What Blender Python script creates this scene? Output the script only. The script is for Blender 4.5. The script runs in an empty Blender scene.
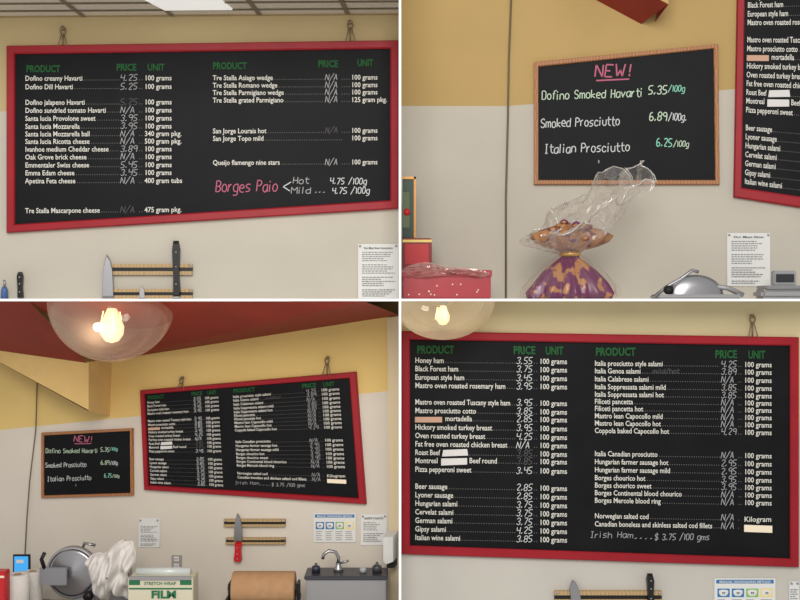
import bpy, bmesh, math, random
import numpy as np
from mathutils import Vector, noise
random.seed(4)
scn=bpy.context.scene
scn.view_settings.view_transform='Standard'
scn.view_settings.look='None'

# ---------------- materials ----------------
def lin(c):
    return tuple(((v/255)/12.92 if v/255<=0.04045 else (((v/255)+0.055)/1.055)**2.4) for v in c)+(1,)
def mat(name,c,rough=.6,metal=0,spec=.3,var=0.0,scale=6,emit=0,bump=0,c2=None,kind='noise',lo=.35,hi=.65):
    m=bpy.data.materials.new(name); m.use_nodes=True
    nt=m.node_tree; b=nt.nodes['Principled BSDF']
    b.inputs['Roughness'].default_value=rough; b.inputs['Metallic'].default_value=metal
    b.inputs['Specular IOR Level'].default_value=spec
    col=lin(c); b.inputs['Base Color'].default_value=col
    if var>0 or c2 or bump:
        tc=nt.nodes.new('ShaderNodeTexCoord')
        if kind=='wave':
            n=nt.nodes.new('ShaderNodeTexWave'); n.inputs['Distortion'].default_value=6
            n.inputs['Scale'].default_value=scale; out=n.outputs['Fac'] if 'Fac' in n.outputs else n.outputs[1]
        else:
            n=nt.nodes.new('ShaderNodeTexNoise'); n.inputs['Scale'].default_value=scale; n.inputs['Detail'].default_value=4; out=n.outputs[0]
        nt.links.new(tc.outputs['Object'],n.inputs['Vector'])
        r=nt.nodes.new('ShaderNodeValToRGB')
        d=lin(c2) if c2 else tuple(v*(1-var) for v in col[:3])+(1,)
        r.color_ramp.elements[0].position=lo; r.color_ramp.elements[1].position=hi
        r.color_ramp.elements[0].color=d; r.color_ramp.elements[1].color=col
        nt.links.new(out,r.inputs[0]); nt.links.new(r.outputs[0],b.inputs['Base Color'])
        if bump:
            bp=nt.nodes.new('ShaderNodeBump'); bp.inputs['Strength'].default_value=bump; bp.inputs['Distance'].default_value=.02
            nt.links.new(out,bp.inputs['Height']); nt.links.new(bp.outputs[0],b.inputs['Normal'])
    if emit:
        b.inputs['Emission Color'].default_value=col; b.inputs['Emission Strength'].default_value=emit
    return m
def clear(name,tint,solid,solidcol,rough=.05,glossf=.25,edge=.55):
    m=bpy.data.materials.new(name); m.use_nodes=True; nt=m.node_tree
    for n in list(nt.nodes):
        if n.type!='OUTPUT_MATERIAL': nt.nodes.remove(n)
    o=[n for n in nt.nodes][0]
    t=nt.nodes.new('ShaderNodeBsdfTransparent'); t.inputs[0].default_value=lin(tint)
    d=nt.nodes.new('ShaderNodeBsdfDiffuse'); d.inputs[0].default_value=lin(solidcol)
    g=nt.nodes.new('ShaderNodeBsdfGlossy'); g.inputs['Roughness'].default_value=rough
    lw=nt.nodes.new('ShaderNodeLayerWeight'); lw.inputs[0].default_value=.35
    mp=nt.nodes.new('ShaderNodeMath'); mp.operation='MULTIPLY_ADD'; mp.inputs[1].default_value=edge; mp.inputs[2].default_value=solid
    nt.links.new(lw.outputs['Facing'],mp.inputs[0])
    m2=nt.nodes.new('ShaderNodeMixShader')
    m3=nt.nodes.new('ShaderNodeMixShader'); m3.inputs[0].default_value=glossf
    nt.links.new(d.outputs[0],m3.inputs[1]); nt.links.new(g.outputs[0],m3.inputs[2])
    nt.links.new(mp.outputs[0],m2.inputs[0]); nt.links.new(t.outputs[0],m2.inputs[1]); nt.links.new(m3.outputs[0],m2.inputs[2])
    nt.links.new(m2.outputs[0],o.inputs[0])
    return m
M={}
M['slate']=mat('slate',(20,21,24),.55,spec=.12,var=.3,scale=2)
M['red']=mat('red_paint',(148,24,36),.45,spec=.25,var=.12,scale=3)
M['white']=mat('print_white',(208,206,198),.7)
M['dots']=mat('print_dots',(98,98,95),.7)
M['green']=mat('print_green',(20,84,38),.7)
M['chalk']=mat('chalk_white',(196,200,200),.9)
M['chalkdim']=mat('chalk_dim',(156,156,158),.9)
M['chalkdark']=mat('chalk_ghost',(84,81,84),.9)
M['pink']=mat('chalk_pink',(178,98,122),.9)
M['mint']=mat('chalk_mint',(186,206,182),.9)
M['aqua']=mat('chalk_aqua',(132,198,174),.9)
M['wood']=mat('oak',(168,114,74),.5,var=.3,scale=9,kind='wave')
M['strip']=mat('beech_strip',(180,152,110),.5,var=.2,scale=8,kind='wave')
M['black']=mat('black_plastic',(28,27,28),.4)
M['steel']=mat('steel',(160,160,164),.3,.85,.5)
M['steelm']=mat('steel_matte',(150,150,152),.45,.3,.5)
M['hook']=mat('wire_zinc',(130,112,86),.4,.4)
M['paper']=mat('paper',(212,212,210),.8)
M['ink']=mat('ink_grey',(125,125,128),.8)
M['inkd']=mat('ink_dark',(50,50,55),.8)
M['divider']=mat('divider_white',(250,250,250),.7)
M['tag']=mat('cream_tag',(232,218,194),.7)
M['smudge']=mat('white_patch',(206,204,202),.9)
M['smudge2']=mat('peach_patch',(190,152,130),.9)
M['redp']=mat('red_plastic',(190,26,34),.35,spec=.5)
M['blue']=mat('poster_blue',(50,112,164),.6)
M['pgreen']=mat('poster_green',(130,176,100),.6)
M['pyel']=mat('poster_yellow',(228,204,124),.6)
M['cable']=mat('cable_grey',(104,92,72),.6)

# ---------------- camera geometry ----------------
CAM=Vector((0,-10,0))
def loc(px,py,d):
    return Vector(((px-400)*d*.001,d-10,(300-py)*d*.001))
class Bay:
    def __init__(s,cx,cy,dc,yaw):
        s.p=loc(cx,cy,dc); a=math.radians(yaw)
        s.n=Vector((-math.sin(a),-math.cos(a),0)); s.k=(s.p-CAM).dot(s.n)
    def W(s,px,py,h=0.0):
        r=Vector(((px-400)*.001,1,(300-py)*.001))
        return CAM+r*(s.k/r.dot(s.n))+s.n*h
B1=Bay(200,150,11.0,-6); B2=Bay(600,150,12.0,9); B3=Bay(200,450,12.5,11); B4=Bay(600,450,11.0,1)

# ---------------- mesh builder ----------------
class MB:
    def __init__(s,name): s.name=name; s.v=[]; s.f=[]; s.m=[]; s.sm=[]; s.mats=[]
    def mi(s,m):
        m=M[m] if isinstance(m,str) else m
        if m not in s.mats: s.mats.append(m)
        return s.mats.index(m)
    def add(s,vs,fs,m,smooth=False):
        o=len(s.v); s.v+= [tuple(v) for v in vs]; k=s.mi(m)
        for f in fs: s.f.append([i+o for i in f]); s.m.append(k); s.sm.append(smooth)
    def prism(s,f,poly,h0,h1,m,inset=0.0):
        n=len(poly); cx=sum(p[0] for p in poly)/n; cy=sum(p[1] for p in poly)/n
        b=[f(x,y,h0) for x,y in poly]
        t=[f(x+(cx-x)*inset,y+(cy-y)*inset,h1) for x,y in poly]
        fs=[list(range(n,2*n))]+[[i,(i+1)%n,n+(i+1)%n,n+i] for i in range(n)]+[list(range(n))[::-1]]
        s.add(b+t,fs,m)
    def poly(s,f,poly,h,m):
        s.add([f(x,y,h) for x,y in poly],[list(range(len(poly)))],m)
    def rect(s,f,x0,y0,x1,y1,h,m): s.poly(f,[(x0,y0),(x1,y0),(x1,y1),(x0,y1)],h,m)
    def tube(s,pts,r,m,n=8,closed=False):
        pts=[Vector(p) for p in pts]; vs=[];L=len(pts)
        for i,p in enumerate(pts):
            a=pts[(i-1)%L] if (i>0 or closed) else p; b=pts[(i+1)%L] if (i<L-1 or closed) else p
            t=(b-a).normalized() if (b-a).length>1e-9 else Vector((0,0,1))
            u=t.cross(Vector((.13,.9,.31))).normalized(); w=t.cross(u)
            rr=r[i] if isinstance(r,(list,tuple)) else r
            for j in range(n):
                A=2*math.pi*j/n; vs.append(p+u*math.cos(A)*rr+w*math.sin(A)*rr)
        fs=[]
        for i in range(L if closed else L-1):
            for j in range(n):
                a=i*n+j;b=i*n+(j+1)%n;c=((i+1)%L)*n+(j+1)%n;d=((i+1)%L)*n+j
                fs.append([a,b,c,d])
        if not closed: fs+= [list(range(n))[::-1],list(range((L-1)*n,L*n))]
        s.add(vs,fs,m,True)
    def box(s,px0,py0,px1,py1,d,dep,m,bev=.06):
        a=loc(px0,py1,d); b=loc(px1,py0,d); s.wbox(a,Vector((b.x,b.y+dep,b.z)),m,bev)
    def wbox(s,a,b,m,bev=.05):
        a=Vector(a);b=Vector(b);c=(a+b)/2; e=(b-a)/2; k=min(abs(e.x),abs(e.y),abs(e.z))*bev*2
        bm=bmesh.new(); bmesh.ops.create_cube(bm,size=1)
        for v in bm.verts: v.co=Vector((c.x+v.co.x*2*e.x,c.y+v.co.y*2*e.y,c.z+v.co.z*2*e.z))
        if k>0: bmesh.ops.bevel(bm,geom=bm.edges[:],offset=k,segments=2,affect='EDGES')
        s.add([v.co.copy() for v in bm.verts],[[v.index for v in f.verts] for f in bm.faces],m); bm.free()
    def lathe(s,c,prof,m,n=40,axis='z',mod=None,sy=1.0,smooth=True):
        vs=[]
        for k,(r,z) in enumerate(prof):
            for j in range(n):
                A=2*math.pi*j/n; rr=r*(mod(A,k,z) if mod else 1)
                x,y=rr*math.cos(A),rr*math.sin(A)*sy
                if axis=='z': q=Vector((x,y,z))
                elif axis=='x': q=Vector((z,x,y))
                else: q=Vector((x,z,y))
                vs.append(Vector(c)+q)
        fs=[[i*n+j,i*n+(j+1)%n,(i+1)*n+(j+1)%n,(i+1)*n+j] for i in range(len(prof)-1) for j in range(n)]
        s.add(vs,fs,m,smooth)
    def puff(s,f,outline,h,bulge,fold,m,rings=14,seg=6,fr=3.0,smooth=True):
        n=len(outline); cx=sum(p[0] for p in outline)/n; cy=sum(p[1] for p in outline)/n
        out=[]
        for i in range(n):
            for k in range(seg):
                t=k/seg; p0,p1,p2,p3=[outline[(i+q)%n] for q in(-1,0,1,2)]
                out.append(tuple(.5*((2*p1[a])+(-p0[a]+p2[a])*t+(2*p0[a]-5*p1[a]+4*p2[a]-p3[a])*t*t+(-p0[a]+3*p1[a]-3*p2[a]+p3[a])*t**3) for a in(0,1)))
        N=len(out); vs=[f(cx,cy,h+bulge)]
        for r in range(1,rings+1):
            q=r/rings
            for (x,y) in out:
                X=cx+(x-cx)*q; Y=cy+(y-cy)*q
                nz=noise.noise(Vector((X*fr/20+Y*fr/70,Y*fr/60,3.1)))
                vs.append(f(X,Y,h+bulge*math.sqrt(max(0,1-q*q))+fold*nz))
        fs=[[0,1+j,1+(j+1)%N] for j in range(N)]
        for r in range(rings-1):
            for j in range(N):
                a=1+r*N+j;b=1+r*N+(j+1)%N; fs.append([a,b,b+N,a+N])
        o=1+(rings-1)*N
        fs.append([o+j for j in range(N)][::-1])
        s.add(vs,fs,m,smooth)
    def build(s):
        me=bpy.data.meshes.new(s.name); me.from_pydata(s.v,[],s.f)
        for m in s.mats: me.materials.append(m)
        for p,k,sm in zip(me.polygons,s.m,s.sm): p.material_index=k; p.use_smooth=sm
        me.update(); o=bpy.data.objects.new(s.name,me); scn.collection.objects.link(o); return o

# ---------------- printed text ----------------
TC={}
OFF=.011
def tmesh(s,off=OFF):
    if (s,off) in TC: return TC[(s,off)]
    cu=bpy.data.curves.new('t','FONT'); cu.body=s; cu.size=1; cu.resolution_u=2; cu.offset=off
    ob=bpy.data.objects.new('t',cu); scn.collection.objects.link(ob)
    dg=bpy.context.evaluated_depsgraph_get(); me=ob.evaluated_get(dg).to_mesh()
    vs=[(v.co.x,v.co.y) for v in me.vertices]; fs=[list(p.vertices) for p in me.polygons]
    ob.evaluated_get(dg).to_mesh_clear(); bpy.data.objects.remove(ob); bpy.data.curves.remove(cu)
    TC[(s,off)]=(vs,fs); return vs,fs
_v,_=tmesh('H',.0); CAPH=max(p[1] for p in _v)
def twidth(s): v,_=tmesh(s); return max(p[0] for p in v)
def text(mb,f,s,x,y,cap,m,kx=None,width=None,slope=0,h=.036,off=OFF):
    vs,fs=tmesh(s,off); sc=cap/CAPH
    w=max(p[0] for p in vs)
    k=kx if kx else (width/w)
    mb.add([f(x+a*k, y+slope*(a*k)-b*sc, h) for a,b in vs],fs,m)
    return x+w*k

# ---------------- chalk handwriting ----------------
G={'0':'18 07 03 12 22 33 37 28 18','1':'07 18 12','2':'07 18 28 37 36 02 32','3':'07 18 28 37 36 25 15 25 34 33 22 12 03','4':'08 05|05 35|38 32',
'5':'38 08 05 25 34 33 22 02','6':'28 07 03 12 22 33 34 25 15 04','7':'08 38|38 12','8':'15 06 07 18 28 37 36 25 15 04 03 12 22 33 34 25','9':'36 25 15 06 07 18 28 37 36 32',
'/':'01 39','N':'02 08|08 32|32 38','A':'02 18|18 32|04 24','$':'37 28 18 07 06 15 25 34 33 22 12 03|29 11','.':'02 13','!':'18 14|13 12','<':'38 05|05 32','W':'08 12|12 25|25 32|32 48',
'E':'38 08|08 02|02 32|05 25','D':'08 02|02 22 33 37 28 08','S':'37 28 18 07 06 15 25 34 33 22 12 03','I':'08 28|18 12|02 22','P':'02 08|08 28 37 36 25 05','B':'02 08|08 28 37 36 25 05|25 34 33 22 02',
'H':'08 02|38 32|05 35','M':'02 08|08 25|25 48|48 42','a':'36 16 05 03 12 22 34|36 32','b':'08 02 22 33 35 26 06','c':'35 26 16 05 03 12 22 33','d':'38 32|33 12 03 05 16 36',
'e':'04 34 35 26 16 05 03 12 32','f':'38 28 17 12|06 26','g':'36 16 05 03 12 32|36 31 20 00','h':'08 02|05 16 26 35 32','i':'16 12|18 17','k':'08 02|35 04|04 32','l':'18 12',
'm':'06 02|05 16 25 22|25 36 45 42','n':'06 02|05 16 26 35 32','o':'16 05 03 12 22 33 35 26 16','p':'06 00|06 26 35 33 22 02','r':'06 02|04 16 26','s':'36 16 05 14 24 33 22 02',
't':'18 13 22 32|06 36','u':'06 03 12 22 33|36 32','v':'06 12|12 36'}
def hand(mb,f,s,x,y,width,cap,m,sw=.9,slope=0,slant=.12,h=.037):
    adv=0; items=[]
    for ch in s:
        if ch==' ': adv+=3.4; continue
        w=4 if ch in 'WMm' else (1.4 if ch in '.!1li' else (2.4 if ch in 'rtfI' else 3))
        items.append((ch,adv-(.7 if ch in 'li' else 0))); adv+=w+1.15
    adv-=1.15; k=width/adv; sy=cap/6
    for ch,a0 in items:
        jy=random.uniform(-.3,.3)
        for st in G[ch].split('|'):
            pts=[]
            for p in st.split():
                u=a0+int(p[0])+random.uniform(-.12,.12); v=int(p[1])-2+jy+random.uniform(-.14,.14)
                pts.append((x+u*k+slant*v*sy, y-v*sy+slope*u*k))
            for _ in range(2):
                q=[pts[0]]
                for a,b in zip(pts,pts[1:]):
                    q.append((a[0]*.75+b[0]*.25,a[1]*.75+b[1]*.25)); q.append((a[0]*.25+b[0]*.75,a[1]*.25+b[1]*.75))
                q.append(pts[-1]); pts=q
                if len(q)>22: break
            vs=[];fs=[]
            for i,p in enumerate(q):
                a=q[max(0,i-1)]; b=q[min(len(q)-1,i+1)]
                dx,dy=b[0]-a[0],b[1]-a[1]; L=math.hypot(dx,dy) or 1
                nx,ny=-dy/L*sw/2,dx/L*sw/2
                vs+= [f(p[0]+nx,p[1]+ny,h),f(p[0]-nx,p[1]-ny,h)]
            for i in range(len(q)-1): fs.append([2*i,2*i+1,2*i+3,2*i+2])
            mb.add(vs,fs,m)
def dots(mb,f,x0,x1,y,slope=0,r=.4,step=2.3,m='dots'):
    x=x0
    while x<x1:
        yy=y+slope*(x-x0); mb.rect(f,x-r,yy-r,x+r,yy+r,.0362,m); x+=step

def frame_board(mb,f,q,fw,frame='red',slate='slate',H=.07):
    c=(sum(p[0] for p in q)/4,sum(p[1] for p in q)/4)
    def ins(t):
        return [(x+math.copysign(fw*t,c[0]-x),y+math.copysign(fw*t,c[1]-y)) for (x,y) in q]
    prof=[(0,0.002),(0,H*.8),(.12,H),(.85,H),(1,H*.8),(1,.028)]
    vs=[]
    for t,h in prof: vs+=[f(x,y,h) for x,y in ins(t)]
    fs=[[i*4+j,i*4+(j+1)%4,(i+1)*4+(j+1)%4,(i+1)*4+j] for i in range(len(prof)-1) for j in range(4)]
    mb.add(vs,fs,frame); mb.poly(f,ins(1),.03,slate)
    mb.poly(f,q,.002,slate)

def hook(f,x,y,top,name='board_hook',s=1.0):
    mb=MB(name); r=.009
    mb.tube([f(x-5*s,y+.5,.08),f(x-1,top+5*s,.05)],r*.6,'hook'); mb.tube([f(x+5*s,y+.5,.08),f(x+1,top+5*s,.05)],r*.6,'hook')
    mb.tube([f(x+2.6*s*math.cos(a),top+3*s+3.4*s*math.sin(a),.05) for a in [i*math.pi/6 for i in range(12)]],r,'hook',closed=True)
    mb.tube([f(x,top+6*s,.05),f(x,y-.5,.05)],r,'hook'); mb.lathe(f(x,top,.012),[(0,-.04),(.022,-.04),(.022,0),(0,0)],'hook',12,'y')
    mb.build()

def homog(src,dst):
    A=[];b=[]
    for (x,y),(u,v) in zip(src,dst):
        A.append([x,y,1,0,0,0,-u*x,-u*y]);b.append(u); A.append([0,0,0,x,y,1,-v*x,-v*y]);b.append(v)
    k=np.linalg.solve(np.array(A,float),np.array(b,float)); k=[float(t) for t in k]
    def f(x,y):
        w=k[6]*x+k[7]*y+1; return (k[0]*x+k[1]*y+k[2])/w,(k[3]*x+k[4]*y+k[5])/w
    return f

# ================= SHELL =================
def wall(name,b,poly_top,poly_bot,mt,mbm):
    mb=MB(name); mb.poly(b.W,poly_bot,0,mbm); mb.poly(b.W,poly_top,0.0,mt); return mb.build()
ye1=mat('paint_mustard_a',(184,165,124),.8,var=.06,scale=1.2,spec=.1)
ye2=mat('paint_mustard_b',(178,151,100),.8,var=.06,scale=1.2,spec=.1)
ye3=mat('paint_mustard_c',(214,186,120),.8,var=.06,scale=1.2,spec=.1)
ye4=mat('paint_mustard_d',(205,192,152),.8,var=.06,scale=1.2,spec=.1)
wh1=mat('paint_offwhite_a',(186,180,168),.8,var=.06,scale=1,spec=.1)
wh2=mat('paint_offwhite_b',(186,180,168),.8,var=.06,scale=1,spec=.1)
wh3=mat('paint_offwhite_c',(206,198,186),.8,var=.06,scale=1,spec=.1)
wh4=mat('paint_offwhite_d',(188,184,176),.8,var=.06,scale=1,spec=.1)
wall('wall_cheese_bay',B1,[(-60,17),(399.5,14),(399.5,96),(-60,114)],[(-60,114),(399.5,96),(399.5,299.5),(-60,299.5)],ye1,wh1)
wall('wall_chalkboard_bay',B2,[(400.5,-60),(860,-60),(860,80),(507,106),(400.5,106)],[(400.5,106),(507,106),(860,80),(860,299.5),(400.5,299.5)],ye2,wh2)
wall('wall_counter_bay',B3,[(-60,300.5),(399.5,300.5),(399.5,390),(-60,436)],[(-60,436),(399.5,390),(399.5,720),(-60,720)],ye3,wh3)
wall('wall_menu_bay',B4,[(400.5,300.5),(860,300.5),(860,420),(400.5,430)],[(400.5,430),(860,420),(860,660),(400.5,660)],ye4,wh4)
mb=MB('partition_vertical'); mb.wbox((-.0125,.3,-4.6),(.0125,3.2,4.6),'divider',0); mb.build()
mb=MB('partition_shelf'); mb.wbox((-5.6,.3,-.0125),(-.0125,3.6,.0125),'divider',0); mb.wbox((.0125,.3,-.0125),(5.6,3.0,.0125),'divider',0); mb.build()

tile=mat('ceiling_tile',(206,198,182),.9,var=.1,scale=40); grid=mat('ceiling_grid',(120,110,92),.6); lightm=mat('ceiling_lens',(240,242,240),.5,emit=.4)
W1=B1.W
def C1(px,t,dz=0):
    a=W1(px,17-3*(px+0)/400); return a+Vector((0,-2.2*t,-dz+.55*t*0.1))
mb=MB('ceiling'); mb.add([C1(-60,0),C1(399,0),C1(399,1),C1(-60,1)],[[0,1,2,3]],tile)
for x in (-30,62,150,238,326):
    mb.add([C1(x+20,0,.01),C1(x+25,0,.01),C1(x+5,1,.01),C1(x,1,.01)],[[0,1,2,3]],grid)
for t in (.09,.2,.32,.5):
    mb.add([C1(-60,t,.012),C1(399,t,.012),C1(399,t+.016,.012),C1(-60,t+.016,.012)],[[0,1,2,3]],grid)
mb.build()
mb=MB('ceiling_light_fixture'); mb.add([C1(170,.11,.02),C1(236,.11,.02),C1(228,.3,.02),C1(156,.3,.02)]+[C1(170,.11,.0),C1(236,.11,.0),C1(228,.3,.0),C1(156,.3,.0)],[[0,1,2,3],[0,4,5,1],[1,5,6,2],[2,6,7,3],[3,7,4,0]],lightm)
mb.build()
mb=MB('trim_ceiling_edge'); mb.prism(W1,[(-60,15),(399,12),(399,15),(-60,18)],0,.04,mat('trim_tan',(160,140,104))); mb.build()

# ================= BAY 1 =================
q1=[(8,47),(398,41.5),(398,209),(8,233)]
mb=MB('cheese_menu_board'); frame_board(mb,W1,q1,8.2)
K1=57/twidth('Dofino creamy Havarti'); KU=27/twidth('100 grams')
def row(mb,f,name,x,y,price,xp,xu,unit,k,ku,cap,slope,pm='chalk',pw=16):
    yb=y+cap/2
    xe=text(mb,f,name,x,yb,cap,'white',kx=k,slope=slope)
    if xu: dots(mb,f,xe+2,xp+(pw+3 if price is None else -1),yb-.5+slope*(xe-x),slope)
    if price:
        hand(mb,f,price,xp,yb+.3+slope*(xp-x),pw if 'N' not in price else pw*.85,cap*1.25,pm,sw=.65,slant=.2)
        if xu: dots(mb,f,xp+pw+3,xu-1,yb-.5+slope*(xp+pw-x),slope)
    if unit: text(mb,f,unit,xu,yb+slope*(xu-x),cap,'white',kx=ku,slope=slope)
def hdr(mb,f,lst,cap):
    for s,x,y,w in lst: text(mb,f,s,x,y+cap/2,cap,'green',width=w,off=.03)
hdr(mb,W1,[('PRODUCT',27,69.5,34),('PRICE',117,68,20),('UNIT',148,68,17),('PRODUCT',213,66.5,34),('PRICE',318,64.5,20),('UNIT',357,63.5,16)],6.5)
L=[('Dofino creamy Havarti',79,'4.25','100 grams'),('Dofino Dill Havarti',87.5,'5.25','100 grams'),('Dofino jalapeno Havarti',103,'5.25','100 grams'),('Dofino sundried tomato Havarti',111,'N/A','100 grams'),
('Santa lucia Provolone sweet',119,'3.95','100 grams'),('Santa lucia Mozzarella',127,'3.95','100 grams'),('Santa lucia Mozzarella ball',134.5,'N/A','340 gram pkg.'),('Santa lucia Ricotta cheese',142,'N/A','500 gram pkg.'),
('Ivanhoe medium Cheddar cheese',149.7,'3.89','100 grams'),('Oak Grove brick cheese',157.5,'N/A','100 grams'),('Emmentaler Swiss cheese',165.5,'5.45','100 grams'),('Emma Edam cheese',173.3,'3.45','100 grams'),
('Apetina Feta cheese',181.3,'N/A','400 gram tubs'),('Tre Stella Mascarpone cheese',211,'N/A','475 gram pkg.')]
for i,(n,y,p,u) in enumerate(L):
    row(mb,W1,n,26,y,p,121,145,u,K1,KU,4.9,-.003 if i<13 else -.008,pm='chalkdark' if i in(2,13) else 'chalkdim')
R=[('Tre Stella Asiago wedge',78.5,'N/A','100 grams'),('Tre Stella Romano wedge',86,'N/A','100 grams'),('Tre Stella Parmigiano wedge',93.3,'N/A','100 grams'),('Tre Stella grated Parmigiano',100.8,'N/A','125 gram pkg.'),
('San Jorge Lourais hot',131.5,'N/A','100 grams'),('San Jorge Topo mild',139,None,'100 grams'),('Queijo flamengo nine stars',163,'N/A','100 grams')]
for i,(n,y,p,u) in enumerate(R):
    row(mb,W1,n,213,y,p,325,351,u,K1*1.0,KU*.97,4.8,-.004,pm='chalkdark' if i==4 else 'chalkdim',pw=14)
hand(mb,W1,'Borges Paio',216,192,61,11,'pink',1.0,slant=.1)
hand(mb,W1,'<',283,191,7,9,'chalk',.9)
hand(mb,W1,'Hot',293,184,15,6.3,'chalkdim',.8); hand(mb,W1,'Mild',291,194,19,6.3,'chalkdim',.8)
hand(mb,W1,'...',315,193,10,5,'chalkdim',.8)
hand(mb,W1,'4.75 /100g',330,184.5,36,6,'chalk',.75); hand(mb,W1,'4.75 /100g',332,194,37,6,'chalk',.75)
mb.build()
hook(W1,64,48,29); hook(W1,350,43,23)

def knife_strip(f,x0,y0,x1,y1):
    mb=MB('magnetic_knife_strip'); t=(y1-y0)/3
    mb.prism(f,[(x0,y0),(x1,y0),(x1,y0+t),(x0,y0+t)],0.003,.05,'strip',.0)
    mb.prism(f,[(x0,y0+t),(x1,y0+t),(x1,y1-t),(x0,y1-t)],0.003,.035,'black')
    mb.prism(f,[(x0,y1-t),(x1,y1-t),(x1,y1),(x0,y1)],0.003,.05,'strip')
    for xx in (x0+2.5,x1-2.5): mb.lathe(f(xx,y0+t/2,.05),[(0,-.006),(.012,-.006),(.014,0)],'steel',10,'y')
    mb.build()
def knife(f,x,ytip,yb,w,yh,hm='black',hw=None,lean=0):
    mb=MB('kitchen_knife')
    hw=hw or w*.45
    def X(y): return x+lean*(y-ytip)
    if abs(yb-ytip)>1:
        L=yb-ytip
        pts=[(X(ytip)-w*.1,ytip),(X(ytip)+w*.18,ytip+L*.12),(X(ytip)+w*.4,ytip+L*.35),(X(yb)+w*.5,yb-L*.05),(X(yb)+w*.5,yb),(X(yb)-w*.5,yb),(X(ytip)-w*.42,ytip+L*.4),(X(ytip)-w*.25,ytip+L*.12)]
        mb.prism(f,pts,.056,.078,'steel',.12)
    if yh is not None and abs(yh-yb)>1:
        d=1 if yh>yb else -1; q=abs(yh-yb)
        hp=[(X(yb)-hw*.8,yb),(X(yb)+hw*.8,yb),(X(yb)+hw*1.1,yb+d*q*.1),(X(yb)+hw*.8,yb+d*q*.4),(X(yh)+hw,yb+d*q*.85),(X(yh)+hw*.6,yh),(X(yh)-hw*.8,yh),(X(yh)-hw*1.1,yb+d*q*.85),(X(yb)-hw*.8,yb+d*q*.4)]
        mb.prism(f,hp,.052,.1,hm,.12)
        for k in (.25,.55,.8): mb.lathe(f(X(yb),yb+d*q*k,.1),[(0,-.004),(.008,-.004),(.009,.002)],'steelm',8,'y')
    mb.build()
knife_strip(W1,109,264,193,275); knife_strip(W1,109,289,193,298.6)
knife(W1,109,254,298.6,12,None); knife(W1,177,285,298.6,7,241,hw=4)
knife(W1,143,286,298.6,6,None); knife(W1,22,285,298.6,5,272,hw=3)
mb=MB('sharpening_steel'); mb.tube([W1(6,298.6,.06),W1(6,290,.06),W1(6,287,.06)],[.04,.035,.025],mat('blue_grip',(70,100,150),.4)); mb.tube([W1(6,287,.06),W1(6,280,.06)],.012,'steel'); mb.build()

def notice(f,x0,y0,x1,y1,title,rows,name='notice_sheet',curl=.03):
    mb=MB(name); n=6; vs=[]
    for j in range(n+1):
        for i in range(n+1):
            u,v=i/n,j/n; vs.append(f(x0+(x1-x0)*u,y0+(y1-y0)*v,.008+curl*max(0,v-.6)*(u-.5)**2*4))
    mb.add(vs,[[j*(n+1)+i,j*(n+1)+i+1,(j+1)*(n+1)+i+1,(j+1)*(n+1)+i] for j in range(n) for i in range(n)],'paper',True)
    w=x1-x0
    if title: text(mb,f,title,x0+w*.14,y0+5,1.9,'inkd',width=w*.72,h=.02)
    dy=(y1-y0-9)/rows
    for r in range(rows):
        if r%6==5: continue
        y=y0+8+r*dy; xx=x0+w*.1; end=x0+w*random.uniform(.55,.93)
        while xx<end:
            l=random.uniform(1.2,3.5); mb.rect(f,xx,y,min(xx+l,end),y+dy*.4,.012+curl*max(0,(y-y0)/(y1-y0)-.55),'ink'); xx+=l+.7
    for xx in (x0+2,x1-2):
        mb.lathe(f(xx,y0+2,.012),[(0,-.02),(.01,-.018),(.012,0)],'steelm',8,'y')
    return mb.build()
notice(W1,358,244,398,298.6,'Our Meat Slicer Instructions',22)

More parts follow.
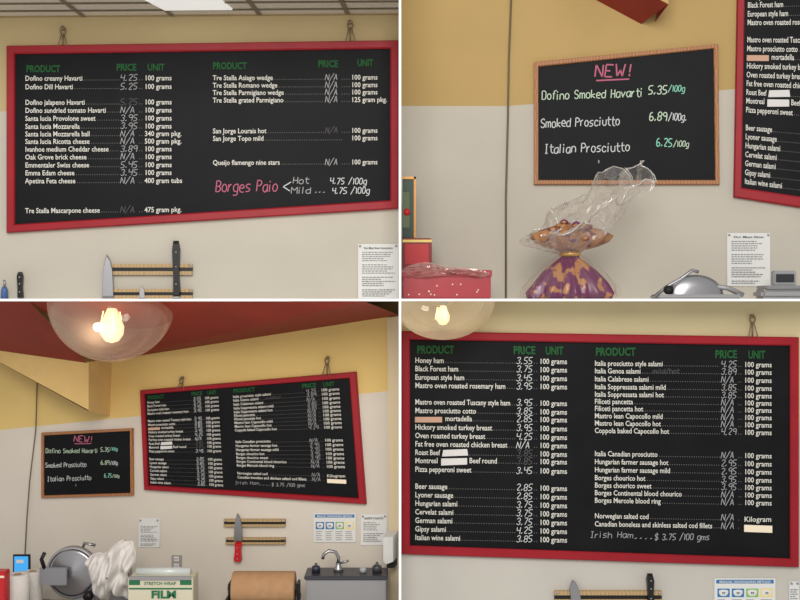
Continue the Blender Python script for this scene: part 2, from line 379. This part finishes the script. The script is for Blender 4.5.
# ================= BAY 4 =================
W4=B4.W
q4=[(401.5,331),(797,337),(797,566),(401.5,553)]
K4=90/twidth('Mastro oven roasted rosemary ham'); K4U=27.5/twidth('100 grams')
def sl(y): return .012+ (y-340)/220*.02
def content(mb,f):
    hdr(mb,f,[('PRODUCT',417,349.5,37),('PRICE',513,350,22),('UNIT',545,350.5,18),('PRODUCT',595,351.5,40),('PRICE',714,354,22),('UNIT',747,354.5,17)],7.5)
    A=[('Honey ham',361,'3.55'),('Black Forest ham',369.3,'3.75'),('European style ham',377.8,'3.45'),('Mastro oven roasted rosemary ham',386,'3.95'),('Mastro oven roasted Tuscany style ham',402.5,'3.95'),
    ('Mastro prosciutto cotto',411,'3.85'),('mortadella',419,'2.85'),('Hickory smoked turkey breast',427.5,'3.95'),('Oven roasted turkey breast',436,'4.25'),('Fat free oven roasted chicken breast',444.3,'N/A'),
    ('Roast Beef',452.7,'3.85'),('Beef round',461,'3.85'),('Pizza pepperoni sweet',469.5,'3.45'),('Beer sausage',486.5,'2.85'),('Lyoner sausage',495,'2.85'),('Hungarian salami',503.5,'3.75'),
    ('Cervelat salami',512,'3.75'),('German salami',520.5,'3.75'),('Gipsy salami',529,'4.25'),('Italian wine salami',537.5,'3.85')]
    for n,y,p in A:
        g='chalkdark' if n in('Roast Beef','Beef round') else 'chalk'
        x=415; k=K4
        if n=='mortadella': x=445
        if n=='Roast Beef': k=K4*.92
        if n=='Mastro oven roasted Tuscany style ham': k=K4*.95
        if n=='Beef round': x=469; text(mb,f,'Montreal',415,y-1+2.6,5.2,'white',kx=K4)
        row(mb,f,n,x,y-1,p,516,539,'100 grams',k,K4U,5.2,sl(y)*.6,pm=g,pw=15)
    mb.rect(f,415,416.5,442,422,.0375,'smudge2')
    mb.prism(f,[(443,449.5),(467,448.5),(468,455),(442,456)],.036,.039,'smudge',.03)
    mb.prism(f,[(441,458),(467,457.5),(467,464),(441,465)],.036,.039,'smudge',.03)
    Bc=[('Italia prosciutto style salami',364,'4.25'),('Italia Genoa salami',371.5,'3.89'),('Italia Calabrese salami',379.5,'N/A'),('Italia Soppressata salami mild',387.3,'3.85'),('Italia Soppressata salami hot',394.8,'3.85'),
    ('Filiceti pancetta',402,'N/A'),('Filiceti pancetta hot',409,'N/A'),('Mastro lean Capocollo mild',416.3,'N/A'),('Mastro lean Capocollo hot',423.6,'N/A'),('Coppola baked Capocollo hot',431,'4.29'),
    ('Italia Canadian prosciutto',454,'N/A'),('Hungarian farmer sausage hot',462,'2.95'),('Hungarian farmer sausage mild',470,'2.95'),('Borges chourico hot',478,'3.95'),('Borges chourico sweet',485.5,'3.95'),
    ('Borges Continental blood chourico',493,'N/A'),('Borges Mercole blood ring',500.5,'N/A'),('Norwegian salted cod',516,'N/A'),('Canadian boneless and skinless salted cod fillets',524,'N/A')]
    for n,y,p in Bc:
        u='100 grams'
        if 'cod' in n: u=None
        row(mb,f,n,594,y-1,p,720,743 if u else 740,u,K4*.98,K4U,5.0,sl(y)*.6,pm='chalkdim',pw=14.5)
    text(mb,f,'Kilogram',743,521,5,'white',width=27)
    mb.prism(f,[(743,524),(771,525),(771,532),(743,531)],.036,.04,'tag')
    hand(mb,f,'Irish Ham',590,537,42,6,'chalkdim',.6); hand(mb,f,'....',634,538,18,5,'chalkdim',.6); hand(mb,f,'$ 3.75 /100 gms',654,539,54,6,'chalkdim',.65)
    hand(mb,f,'mild/hot',652,373,26,4.5,'chalkdark',.6)
mb=MB('deli_menu_board'); frame_board(mb,W4,q4,8.5); content(mb,W4); mb.build()
hook(W4,751,338,316)
knife_strip(W4,554,590,661,602)
knife(W4,573,578,600,11,None,lean=.1); knife(W4,649,600,604,7,572,hw=3.6)

def poster(f,x0,y0,x1,y1):
    mb=MB('hand_washing_poster'); w=x1-x0; h=y1-y0
    mb.prism(f,[(x0,y0),(x1,y0),(x1,y1),(x0,y1)],.004,.014,'paper')
    mb.rect(f,x0+w*.03,y0+h*.04,x1-w*.03,y0+h*.15,.016,'blue')
    text(mb,f,'MANUAL DISHWASHING METHOD',x0+w*.08,y0+h*.135,h*.07,'paper',width=w*.84,h=.018)
    cols=['blue','blue','pgreen','pyel']
    for i in range(4):
        a=x0+w*(.05+i*.235)
        mb.rect(f,a,y0+h*.3,a+w*.2,y0+h*.55,.016,cols[i])
        mb.puff(f,[(a+w*.03,y0+h*.35),(a+w*.17,y0+h*.35),(a+w*.15,y0+h*.5),(a+w*.05,y0+h*.5)],.016,.006,0,'paper',3,3)
        for k in range(5): mb.rect(f,a,y0+h*(.62+k*.07),a+w*random.uniform(.12,.2),y0+h*(.64+k*.07),.016,'ink')
    mb.build()
poster(W4,714,578,775,612)
notice(W4,789,581,799,612,None,10)

# ================= BAY 3 =================
W3=B3.W
q3=[(142,390),(357,371.5),(367,503.5),(146,489)]
H3=homog(q4,q3)
f3=lambda x,y,h: W3(*H3(x,y),h)
mb=MB('deli_menu_board'); frame_board(mb,f3,q4,10); content(mb,f3); mb.build()
hook(W3,183,388,378,s=.7); hook(W3,328,375,358,s=.8)
W2=B2.W
H2=homog(q4,[(737,-32),(1146,-50),(1146,262),(733,197.5)])
f2=lambda x,y,h: W2(*H2(x,y),h)
mb=MB('deli_menu_board'); frame_board(mb,f2,q4,9.5); content(mb,f2); mb.build()

def chalk_content(mb,f):
    hand(mb,f,'NEW!',595,77,35,12,'pink',1.5)
    mb.prism(f,[(596,80.5),(629,79),(629,80.4),(596,82)],.036,.037,'pink')
    hand(mb,f,'Dofino Smoked Havarti',542,100.5,100,8.4,'mint',.9,slope=-.03,slant=.05); hand(mb,f,'5.35',648,95,18,8.4,'mint',.95); hand(mb,f,'/100g',668,92,16,6,'aqua',.8)
    hand(mb,f,'Smoked Prosciutto',541,128,78,8.8,'chalk',.9,slope=-.03,slant=.05); hand(mb,f,'6.89',649,121,17,8.4,'mint',.95); hand(mb,f,'/100g.',668,121,18,7,'chalk',.8)
    hand(mb,f,'Italian Prosciutto',545,154,84,8.8,'chalk',.9,slope=-.03,slant=.05); hand(mb,f,'6.25',656,147,15,8,'aqua',.95); hand(mb,f,'/100g',673,147,15,5.5,'mint',.7)
    mb.rect(f,598,160.5,599.2,163.5,.037,'chalkdim')
qc=[(534,63),(717.5,45),(719,185),(534,185)]
mb=MB('small_chalkboard'); frame_board(mb,W2,qc,4.5,'wood',H=.06); chalk_content(mb,W2); mb.build()
qc3=[(43,432.5),(134,428),(134.5,495),(43,497.5)]
Hc=homog(qc,qc3); fc3=lambda x,y,h: W3(*Hc(x,y),h)
mb=MB('small_chalkboard'); frame_board(mb,W3,qc3,2.6,'wood',H=.05); chalk_content(mb,fc3); mb.build()

redc=mat('ceiling_red',(140,50,36),.7,var=.15,scale=2); soff=mat('soffit_mustard',(212,180,118),.8,var=.05)
mb=MB('ceiling_red_bulkhead')
mb.add([W3(-60,336,.62),W3(112,360,.62),W3(112,360,0),W3(399.5,315,0),W3(399.5,301,1.9),W3(112,301.2,1.9),W3(-60,301.2,1.9)],[[0,1,5,6],[2,3,4,5]],redc)
mb.add([W3(-60,336,.6),W3(112,359,.6),W3(112,405,.6),W3(0,345,.6),W3(-60,313,.6)],[[0,1,2,3]],soff)
mb.add([W3(-60,318,.6),W3(0,345,.6),W3(112,406,.6),W3(110,416,0),W3(0,362,0),W3(-60,334,0)],[[1,2,3,4],[0,1,4,5]],redc)
mb.add([W3(112,359,.6),W3(112,359,0),W3(110,416,0),W3(112,406,.6)],[[0,1,2,3]],soff)
mb.build()
mb=MB('beam_bulkhead')
mb.add([W2(622,-30,.6),W2(663,-30,.6),W2(663,19,.6),W2(622,-3,.6)],[[0,1,2,3]],ye2)
mb.add([W2(560,-30,.6),W2(622,-3,.6),W2(663,19,.6),W2(641,24,0),W2(596,0,0),W2(545,-28,0)],[[1,2,3,4],[0,1,4,5]],redc)
mb.add([W2(663,-30,.6),W2(664,-30,0),W2(655,22,0),W2(663,19,.6)],[[0,1,2,3]],redc)
mb.build()
mb=MB('trim_corner_post'); mb.prism(W3,[(388,318),(399.3,316),(399.3,640),(391,640)],0,.05,mat('post_cream',(206,190,158),.8)); mb.build()
for f,pts in ((W2,[(512,-20),(509,60),(508,120),(506,200),(506,298)]),(W3,[(39,365),(37,430),(31,480),(28,520),(26,560)])):
    mb=MB('hanging_cable'); mb.tube([f(x,y,.03) for x,y in pts],.012 if f==W2 else .008,'cable'); mb.build()

glass=clear('clear_glass_amber',(250,238,226),.12,(222,198,176),.05,.3,edge=.45)
glass2=clear('clear_glass_cream',(252,244,228),.22,(240,224,192),.05,.2,edge=.5)
filam=mat('filament_glow',(255,214,150),emit=4); bulbg=mat('bulb_warm',(255,228,188),emit=1.0)
def pendant(cx,cy,d,R,Rz,gm,bx=None):
    c=loc(cx,cy,d); bm=bmesh.new(); bmesh.ops.create_uvsphere(bm,u_segments=64,v_segments=32,radius=1)
    for v in bm.verts: v.co=Vector((c.x+v.co.x*R,c.y+v.co.y*R,c.z+v.co.z*Rz))
    bmesh.ops.bisect_plane(bm,geom=bm.verts[:]+bm.edges[:]+bm.faces[:],plane_co=(0,0,-.016),plane_no=(0,0,1),clear_outer=True)
    sx=-1 if c.x>0 else 1
    bmesh.ops.bisect_plane(bm,geom=bm.verts[:]+bm.edges[:]+bm.faces[:],plane_co=(-sx*.016,0,0),plane_no=(sx,0,0),clear_outer=True)
    bm.verts.index_update(); mb=MB('globe_pendant_lamp')
    mb.add([v.co.copy() for v in bm.verts],[[v.index for v in f.verts] for f in bm.faces],gm,True); bm.free()
    s=1 if bx is None else .55
    b=Vector((c.x,c.y,-.02))
    mb.lathe(b,[(0,0),(.1*s,0),(.1*s,-.03*s),(.05*s,-.06*s),(.05*s,-.08*s)],'steelm',24)
    mb.lathe(b,[(.05*s,-.07*s),(.08*s,-.14*s),(.13*s,-.27*s),(.12*s,-.36*s),(.07*s,-.43*s),(0,-.45*s)],bulbg,32)
    for k in range(3):
        A=k*2.1+.9; mb.tube([b+Vector((math.cos(A)*.1*s,math.sin(A)*.1*s,-.1*s)),b+Vector((math.cos(A)*.145*s,math.sin(A)*.145*s,-.33*s))],.006,filam,6)
    mb.build()
pendant(112,303,10.9,.67,.64,glass)
pendant(443,297,10.5,.55,.45,glass2,bx=1)

knife_strip(W3,225,518.5,286,526); knife_strip(W3,227,537,286,543.5)
knife(W3,240,512,541,9,561,hm='redp',hw=3.6)
notice(W3,139,518,160,547,None,14); poster(W3,314,513,356,542); notice(W3,361,514,387,545,'SAFETY NOTE',12)
mb=MB('electrical_outlet'); mb.prism(W3,[(172,555),(182,555),(182,569),(172,569)],0.002,.02,mat('outlet_cover',(150,146,138),.4),.06)
for yy in (558.5,565.5):
    mb.prism(W3,[(174.5,yy-2.3),(179.5,yy-2.3),(179.5,yy+2.3),(174.5,yy+2.3)],.02,.028,'paper',.1)
    for xx in (176,178): mb.rect(W3,xx-.3,yy-1.2,xx+.3,yy+1,.03,'black')
mb.build()
mb=MB('soap_dispenser'); mb.prism(W3,[(388,530),(398.5,530),(398.5,556),(391,559),(388,556)],.055,.3,'paper',.08); mb.prism(W3,[(390,556),(398,556),(398,563),(391,563)],.055,.25,'black',.1); mb.build()
ZC=-3.86
mb=MB('counter_top'); steelc=mat('counter_steel',(120,112,104),.4,.3)
a=W3(-60,400); b=W3(399,400)
mb.add([(a.x,a.y,ZC),(b.x,b.y,ZC),(b.x,.7,ZC),(a.x,.7,ZC),(a.x,a.y,ZC-.1),(b.x,b.y,ZC-.1),(b.x,.7,ZC-.1),(a.x,.7,ZC-.1)],[[0,1,2,3],[3,2,6,7],[0,3,7,4],[1,5,6,2],[4,7,6,5]],steelc); mb.build()
twl=mat('towel_paper',(216,212,206),.95,var=.08,scale=30,bump=.3)
for cx,top,r,d in ((18,574,.13,11.75),(33,571,.11,12.15)):
    c=loc(cx,top,d); H=c.z-ZC; mb=MB('paper_towel_roll'); o=Vector((c.x,c.y,ZC))
    mb.lathe(o,[(.04,0),(r,0),(r,H-.01),(r-.01,H),(.04,H),(.04,0)],twl,32); mb.lathe(o,[(.038,0),(.038,H+.005),(.032,H+.005),(.032,0)],mat('core_card',(160,130,95)),20); mb.build()
mb=MB('tablet_device'); c=loc(22,564,12.35)
mb.wbox(c+Vector((-.105,-.02,-.14)),c+Vector((.105,.01,.12)),'black',.1)
scr=mat('screen_blue',(60,150,215),.2,emit=.6)
mb.wbox(c+Vector((-.085,-.03,-.11)),c+Vector((.085,-.02,.1)),scr,.05)
mb.wbox(c+Vector((-.06,-.032,.02)),c+Vector((.03,-.03,.06)),'paper',0)
mb.tube([c+Vector((0,.02,-.1)),Vector((c.x,c.y+.06,ZC+.02))],.02,'black'); mb.lathe(Vector((c.x,c.y+.06,ZC)),[(0,0),(.09,0),(.08,.025),(0,.03)],'black',20); mb.build()
mb=MB('red_carton'); mb.box(-10,572,5,612,11.3,.15,'redp'); mb.box(-8,576,4,578,11.29,.01,'tag',0); mb.build()
def slicer(name,cx,cy,d,s,zb):
    mb=MB(name); c=loc(cx,cy,d)
    mb.wbox(Vector((c.x-.3*s,c.y-.15*s,zb)),Vector((c.x+.34*s,c.y+.25*s,zb+.1*s)),'steelm',.2)
    mb.wbox(Vector((c.x-.02*s,c.y-.02*s,zb+.09*s)),Vector((c.x+.3*s,c.y+.22*s,c.z)),'steelm',.15)
    mb.lathe(c+Vector((0,-.08*s,0)),[(0,-.03*s),(.05*s,-.035*s),(.08*s,-.02*s),(.26*s,-.012*s),(.29*s,0),(.29*s,.03*s),(0,.05*s)],'steel',48,'y')
    mb.lathe(c+Vector((0,-.06*s,0)),[(.3*s,-.02*s),(.325*s,-.01*s),(.325*s,.05*s),(.29*s,.05*s)],'steelm',48,'y')
    mb.wbox(c+Vector((-.36*s,-.22*s,-.12*s)),c+Vector((-.02*s,-.18*s,.1*s)),'steel',.2)
    mb.tube([c+Vector((-.3*s,-.2*s,.08*s)),c+Vector((-.34*s,-.2*s,.2*s)),c+Vector((-.3*s,-.2*s,.28*s))],.025*s,'black')
    mb.lathe(c+Vector((.22*s,-.12*s,-.28*s)),[(0,-.04*s),(.06*s,-.03*s),(.06*s,.02*s)],'black',20,'y')
    mb.tube([c+Vector((.02*s,.1*s,.1*s)),c+Vector((.1*s,.1*s,.33*s)),c+Vector((.24*s,.1*s,.3*s))],.02*s,'steel')
    return mb.build()
slicer('meat_slicer',74,571,12.0,.95,ZC)
f_c=lambda x,y,h: loc(x,y,11.7)+Vector((0,-h,0))
mb=MB('draped_cloth'); mb.puff(f_c,[(86,561),(96,553),(108,551),(120,541),(133,543),(136,560),(130,574),(138,592),(127,600),(114,590),(106,602),(94,590),(90,574)],0,.2,.2,mat('cloth_white',(212,208,204),.95,var=.05,scale=20),30,8,3.0); mb.build()
mb=MB('kitchen_scale'); c=loc(116,590,12.0); mb.wbox((c.x-.16,c.y-.1,ZC),(c.x+.22,c.y+.2,ZC+.16),'steelm',.2); mb.wbox((c.x-.12,c.y-.05,ZC+.16),(c.x+.16,c.y+.15,-3.2),'steelm',.1); mb.build()
mb=MB('film_carton'); d=11.3; card=mat('carton_cream',(204,198,176),.8)
z=ZC; a=loc(128,578,d); b=loc(193,578,d)
mb.wbox((a.x,a.y,z),(b.x,a.y+.3,a.z),card,.03)
gm=mat('carton_green',(40,108,72),.7)
mb.box(129,588,192,589.5,d-.004,.01,gm,0)
mb.box(129,580,140,585,d-.004,.01,gm,0); mb.box(180,580,191.5,585,d-.004,.01,gm,0)
ff=lambda x,y,h: loc(x,y,d-.01)
text(mb,ff,'FILM',151,598,7,gm,width=25,off=.04); text(mb,ff,'STRETCH WRAP',144,585,3,gm,width=32)
mb.tube([Vector((a.x+.06,a.y+.15,a.z+.03)),Vector((b.x-.06,a.y+.15,a.z+.03))],.05,mat('film_roll',(195,202,200),.2,spec=.6),16)
mb.wbox((a.x+.02,a.y-.02,a.z-.02),(b.x-.02,a.y+.01,a.z+.02),'steelm',.1); mb.build()
mb=MB('kraft_paper_dispenser'); kr=mat('kraft',(172,134,98),.85,var=.1,scale=12)
a=loc(233,588,11.5); b=loc(295,588,11.5); Lx=b.x-a.x
mb.lathe(a,[(.03,0),(.185,0),(.19,.01),(.19,Lx-.01),(.185,Lx),(.03,Lx)],kr,40,'x')
mb.tube([a-Vector((.06,0,0)),b+Vector((.05,0,0))],.028,'steel',12)
for xx in (a.x-.05,b.x+.02): mb.wbox((xx,a.y-.05,ZC),(xx+.03,a.y+.14,a.z+.06),'black',.1)
mb.wbox((a.x-.06,a.y-.2,a.z-.13),(b.x+.06,a.y-.17,a.z-.09),'black',.1)
mb.wbox((a.x-.06,a.y-.2,a.z-.14),(a.x-.03,a.y+.1,a.z-.08),'black',.1); mb.wbox((b.x+.03,a.y-.2,a.z-.14),(b.x+.06,a.y+.1,a.z-.08),'black',.1)
mb.build()
mb=MB('sink_basin'); a=loc(306,577,11.5); b=loc(386,577,11.5); dk=mat('sink_dark',(74,74,80),.35,.5)
mb.wbox((a.x,a.y,ZC),(b.x,a.y+.05,-3.2),'steelm',.2); mb.wbox((a.x-.02,a.y-.02,-3.22),(b.x+.02,a.y+.36,-3.17),dk,.2); mb.build()
mb=MB('faucet'); c=Vector(((a.x+b.x)/2-.1,a.y+.2,-3.169))
mb.lathe(c,[(0,0),(.06,0),(.05,.04),(.03,.06),(.03,.1)],'steel',20)
mb.tube([c+Vector((0,0,.08)),c+Vector((0,0,.16)),c+Vector((-.03,0,.22)),c+Vector((-.11,-.02,.24)),c+Vector((-.17,-.04,.2)),c+Vector((-.18,-.04,.15))],.02,'steel',12)
mb.tube([c+Vector((.03,0,.09)),c+Vector((.12,0,.12))],.014,'steel'); mb.build()
for (px,top,r,cm) in ((316,563,.05,(40,44,60)),(377,562,.055,(60,60,64)),(363,566,.04,(160,165,170))):
    mb=MB('squeeze_bottle'); c=loc(px,top,11.65); z0=-3.169; H=c.z-z0
    mb.lathe(Vector((c.x,c.y,z0)),[(0,0),(r,0),(r,H*.55),(r*.8,H*.68),(r*.35,H*.72),(r*.35,H*.85),(r*.2,H),(0,H)],mat('bottle_mat',cm,.3,spec=.5),20); mb.build()

# ================= BAY 2 props =================
Z0=.0135
notice(W2,727,233,770,286,'Our Meat Slicer',20)
sat=mat('satin_purple',(98,26,78),.35,spec=.6,c2=(170,120,76),scale=7,lo=.42,hi=.46)
gold=mat('satin_gold',(160,112,72),.4,spec=.5,c2=(104,48,56),scale=7,lo=.42,hi=.5)
cel=clear('cellophane',(252,250,248),.07,(235,230,224),.12,.55,edge=.6)
cels=clear('cellophane_thin',(254,252,250),.02,(225,218,210),.06,.6,edge=.25)
mb=MB('wrapped_gift_basket'); c=loc(570,300,11.0); c.z=Z0
u=.011
def pleat(A,k,z): return 1+.10*math.sin(11*A+z*5)+.05*math.sin(23*A)
mb.lathe(c,[(0,0),(38*u,0),(40*u,6*u),(34*u,16*u),(25*u,27*u),(15*u,36*u),(8*u,42*u),(7*u,45*u)],sat,132,mod=pleat,sy=.8)
c2=c+Vector((.0,0,0))
def rf(A,k,z): return 1+.12*math.sin(7*A+1.2)+.06*math.sin(15*A)
mb.lathe(c2,[(7*u,44*u),(10*u,48*u),(24*u,52*u),(34*u,57*u),(38*u,63*u),(30*u,68*u),(18*u,72*u),(6*u,75*u),(0,75*u)],gold,132,mod=rf,sy=.7)
mb.lathe(c,[(9*u,42*u),(11*u,43.5*u),(11*u,45.5*u),(8*u,47*u)],mat('ribbon_gold',(190,150,90),.3,.5),40)
for i in range(34):
    a=random.uniform(0,6.28); r=random.uniform(6,30)*u
    p=c2+Vector((math.cos(a)*r,math.sin(a)*r*.6-.06,(74-14*(r/(30*u))**2+random.uniform(-3,3))*u)); mb.lathe(p,[(0,-.035),(.035,-.02),(.05,0),(.035,.02),(0,.035)],random.choice([gold,gold,sat,sat]),8)
mb.build()
mb=MB('cellophane_wrap')
vs=[];fs=[];n=84;K=14
tops=[(max(20,50+34*math.cos(2*math.pi*j/n-.4)+26*noise.noise(Vector((math.cos(2*math.pi*j/n)*2.5,math.sin(2*math.pi*j/n)*2.5,7))))) for j in range(n)]
for k in range(K+1):
    t=k/K
    for j in range(n):
        A=2*math.pi*j/n
        R=(9+ 36*math.sin(min(1,t*1.7)*math.pi/2)+4*t)*u
        w=1+.2*t*math.sin(6*A+3*t)+.45*t*noise.noise(Vector((math.cos(A)*4,math.sin(A)*4,t*4)))
        lean=t*t*22*u
        q=Vector((A*5,t*8,0))
        x=R*w*math.cos(A)+lean+.05*t*noise.noise(q*1.7); y=R*w*math.sin(A)*.75+.22*t*noise.noise(q*1.3+Vector((0,0,5)))
        vs.append(c+Vector((x,y,(44+t*tops[j])*u+.08*t*noise.noise(q+Vector((3,3,3))))))
for k in range(K):
    for j in range(n):
        a,b,cc,dd=k*n+j,k*n+(j+1)%n,(k+1)*n+(j+1)%n,(k+1)*n+j
        fs+= [[a,b,cc],[a,cc,dd]] if (j+k)%2 else [[a,b,dd],[b,cc,dd]]
mb.add(vs,fs,cel)
# thick folded rim of the film
mb.tube([vs[K*n+j] for j in range(n)],.007,clear('cello_edge',(250,250,250),.45,(235,232,226),.1,.5),5,closed=True)
mb.lathe(c,[(12*u,44*u),(20*u,38*u),(34*u,26*u),(46*u,12*u),(48*u,.01)],cels,60,mod=lambda A,k,z:1+.08*math.sin(9*A+z*9)+.05*math.sin(17*A),smooth=False,sy=.85)
mb.build()
rg=mat('gift_red',(160,22,40),.35,spec=.5,var=.15,scale=5)
mb=MB('red_gift_box'); d=11.2
p0=loc(402,300,d); p1=loc(491,270,d)
mb.wbox((.03,p0.y,Z0),(p1.x,p0.y+.35,p1.z-.06),rg,.05); mb.wbox((.02,p0.y-.015,p1.z-.08),(p1.x+.012,p0.y+.36,p1.z),rg,.1)
for i in range(12):
    mb.lathe(Vector((random.uniform(.08,.95),p0.y-.004,random.uniform(.05,.2))),[(0,-.004),(.009,-.003),(.009,.004)],'tag',10,'y')
mb.puff(lambda x,y,h: loc(x,y,d-.02)+Vector((0,-h,0)),[(404,268),(425,262),(447,267),(470,268),(488,272),(484,277),(455,275),(420,278),(404,275)],0,.05,.08,clear('pink_cello',(246,225,222),.2,(225,180,176),.1,.4),8,5,9,smooth=False)
mb.build()
mb=MB('stacked_gift_carton'); d=11.6; a=loc(402,0,d); zt=(300-238)*d*.001; zb=(300-270)*11.2*.001
mb.wbox((.03,a.y,Z0),(.37,a.y+.4,zt),mat('deep_red',(124,18,24),.4),.04); mb.wbox((.06,a.y-.006,zb+.08),(.33,a.y,zt-.07),mat('red_glow',(175,28,36),.4),0); mb.wbox((.03,a.y-.01,zt-.05),(.37,a.y,zt-.02),'pyel',0); mb.build()
mb=MB('gold_trim_tin'); z1=zt+.002; z2=(300-178)*11.75*.001; x1=.185
mb.wbox((.03,1.63,z1),(x1,1.85,z2),mat('tin_green',(30,46,36),.35,.3),.06); mb.wbox((x1-.025,1.61,z1),(x1,1.63,z2),mat('brass',(140,98,52),.35,.6),.1)
mb.wbox((.03,1.61,z2-.03),(x1,1.63,z2),mat('brass2',(150,110,60),.35,.5),.1); mb.wbox((.03,1.62,z1+.12),(.11,1.63,z2-.18),mat('tin_label',(96,110,84),.6),0); mb.lathe(Vector((.08,1.615,z1+.3)),[(0,-.006),(.04,-.003),(.04,.0)],'redp',16,'y'); mb.build()
mb=MB('meat_slicer'); d=11.2; c=loc(694,297,d)
mb.wbox((c.x-.42,c.y-.1,Z0),(c.x+.5,c.y+.3,Z0+.05),'steelm',.3)
prof=[(0,-.06),(.1,-.06),(.2,-.04),(.24,0),(.24,.05),(0,.08)]
vs=[];n=24
for r,y in prof:
    for j in range(n+1):
        A=math.pi*j/n; vs.append(Vector((c.x+.02+r*1.3*math.cos(A),c.y+y,Z0+.03+r*math.sin(A))))
mb.add(vs,[[k*(n+1)+j,k*(n+1)+j+1,(k+1)*(n+1)+j+1,(k+1)*(n+1)+j] for k in range(len(prof)-1) for j in range(n)],'steel',True)
mb.tube([c+Vector((-.45,0,.0)),c+Vector((-.3,0,.12)),c+Vector((-.15,0,.2)),c+Vector((-.02,0,.3)),c+Vector((.05,0,.28))],.02,'steel')
mb.tube([c+Vector((.2,0,.12)),c+Vector((.38,0,.1)),c+Vector((.55,0,.02))],.03,'steelm')
mb.lathe(c+Vector((-.3,-.05,.08)),[(0,-.04),(.05,-.03),(.05,.03),(0,.04)],'black',20,'y'); mb.build()
mb=MB('kitchen_scale'); a=loc(762,300,11.0)
mb.wbox((a.x,a.y,Z0),(a.x+.5,a.y+.3,.12),'steelm',.3); mb.wbox((a.x+.04,a.y-.02,.12),(a.x+.5,a.y+.3,.16),'steel',.3)
mb.wbox((a.x+.2,a.y+.2,.16),(a.x+.46,a.y+.28,.33),'steelm',.15); mb.wbox((a.x+.23,a.y+.19,.2),(a.x+.43,a.y+.2,.29),'inkd',0); mb.build()

# ================= light & camera =================
w=bpy.data.worlds.new('World'); scn.world=w; w.use_nodes=True
bg=w.node_tree.nodes['Background']; bg.inputs[0].default_value=(1,.98,.95,1); bg.inputs[1].default_value=.6
def area(loc_,rot,size,e,col=(1,.97,.92)):
    l=bpy.data.lights.new('fill_light','AREA'); l.size=size; l.energy=e; l.color=col
    o=bpy.data.objects.new('fill_light',l); o.location=loc_; o.rotation_euler=rot; scn.collection.objects.link(o)
area((0,-12,5),(math.radians(68),0,0),6,1450)  # added soft fill, unseen above and behind the camera
def pt(p,e,col,r=.3,n='lamp_and_fill_light'):
    l=bpy.data.lights.new(n,'POINT'); l.energy=e; l.color=col; l.shadow_soft_size=r
    o=bpy.data.objects.new(n,l); o.location=p; scn.collection.objects.link(o)
pt(loc(112,330,10.9)+Vector((0,-.75,-.1)),14,(1,.82,.6),.1)
pt(loc(250,470,8.6),60,(1,.9,.74),.4)  # added warm fill in front of the counter bay, no fixture there
cam=bpy.data.cameras.new('cam'); cam.sensor_width=36; cam.lens=45; cam.clip_end=100
co=bpy.data.objects.new('cam',cam); co.location=CAM; co.rotation_euler=(math.radians(90),0,0); scn.collection.objects.link(co); scn.camera=co
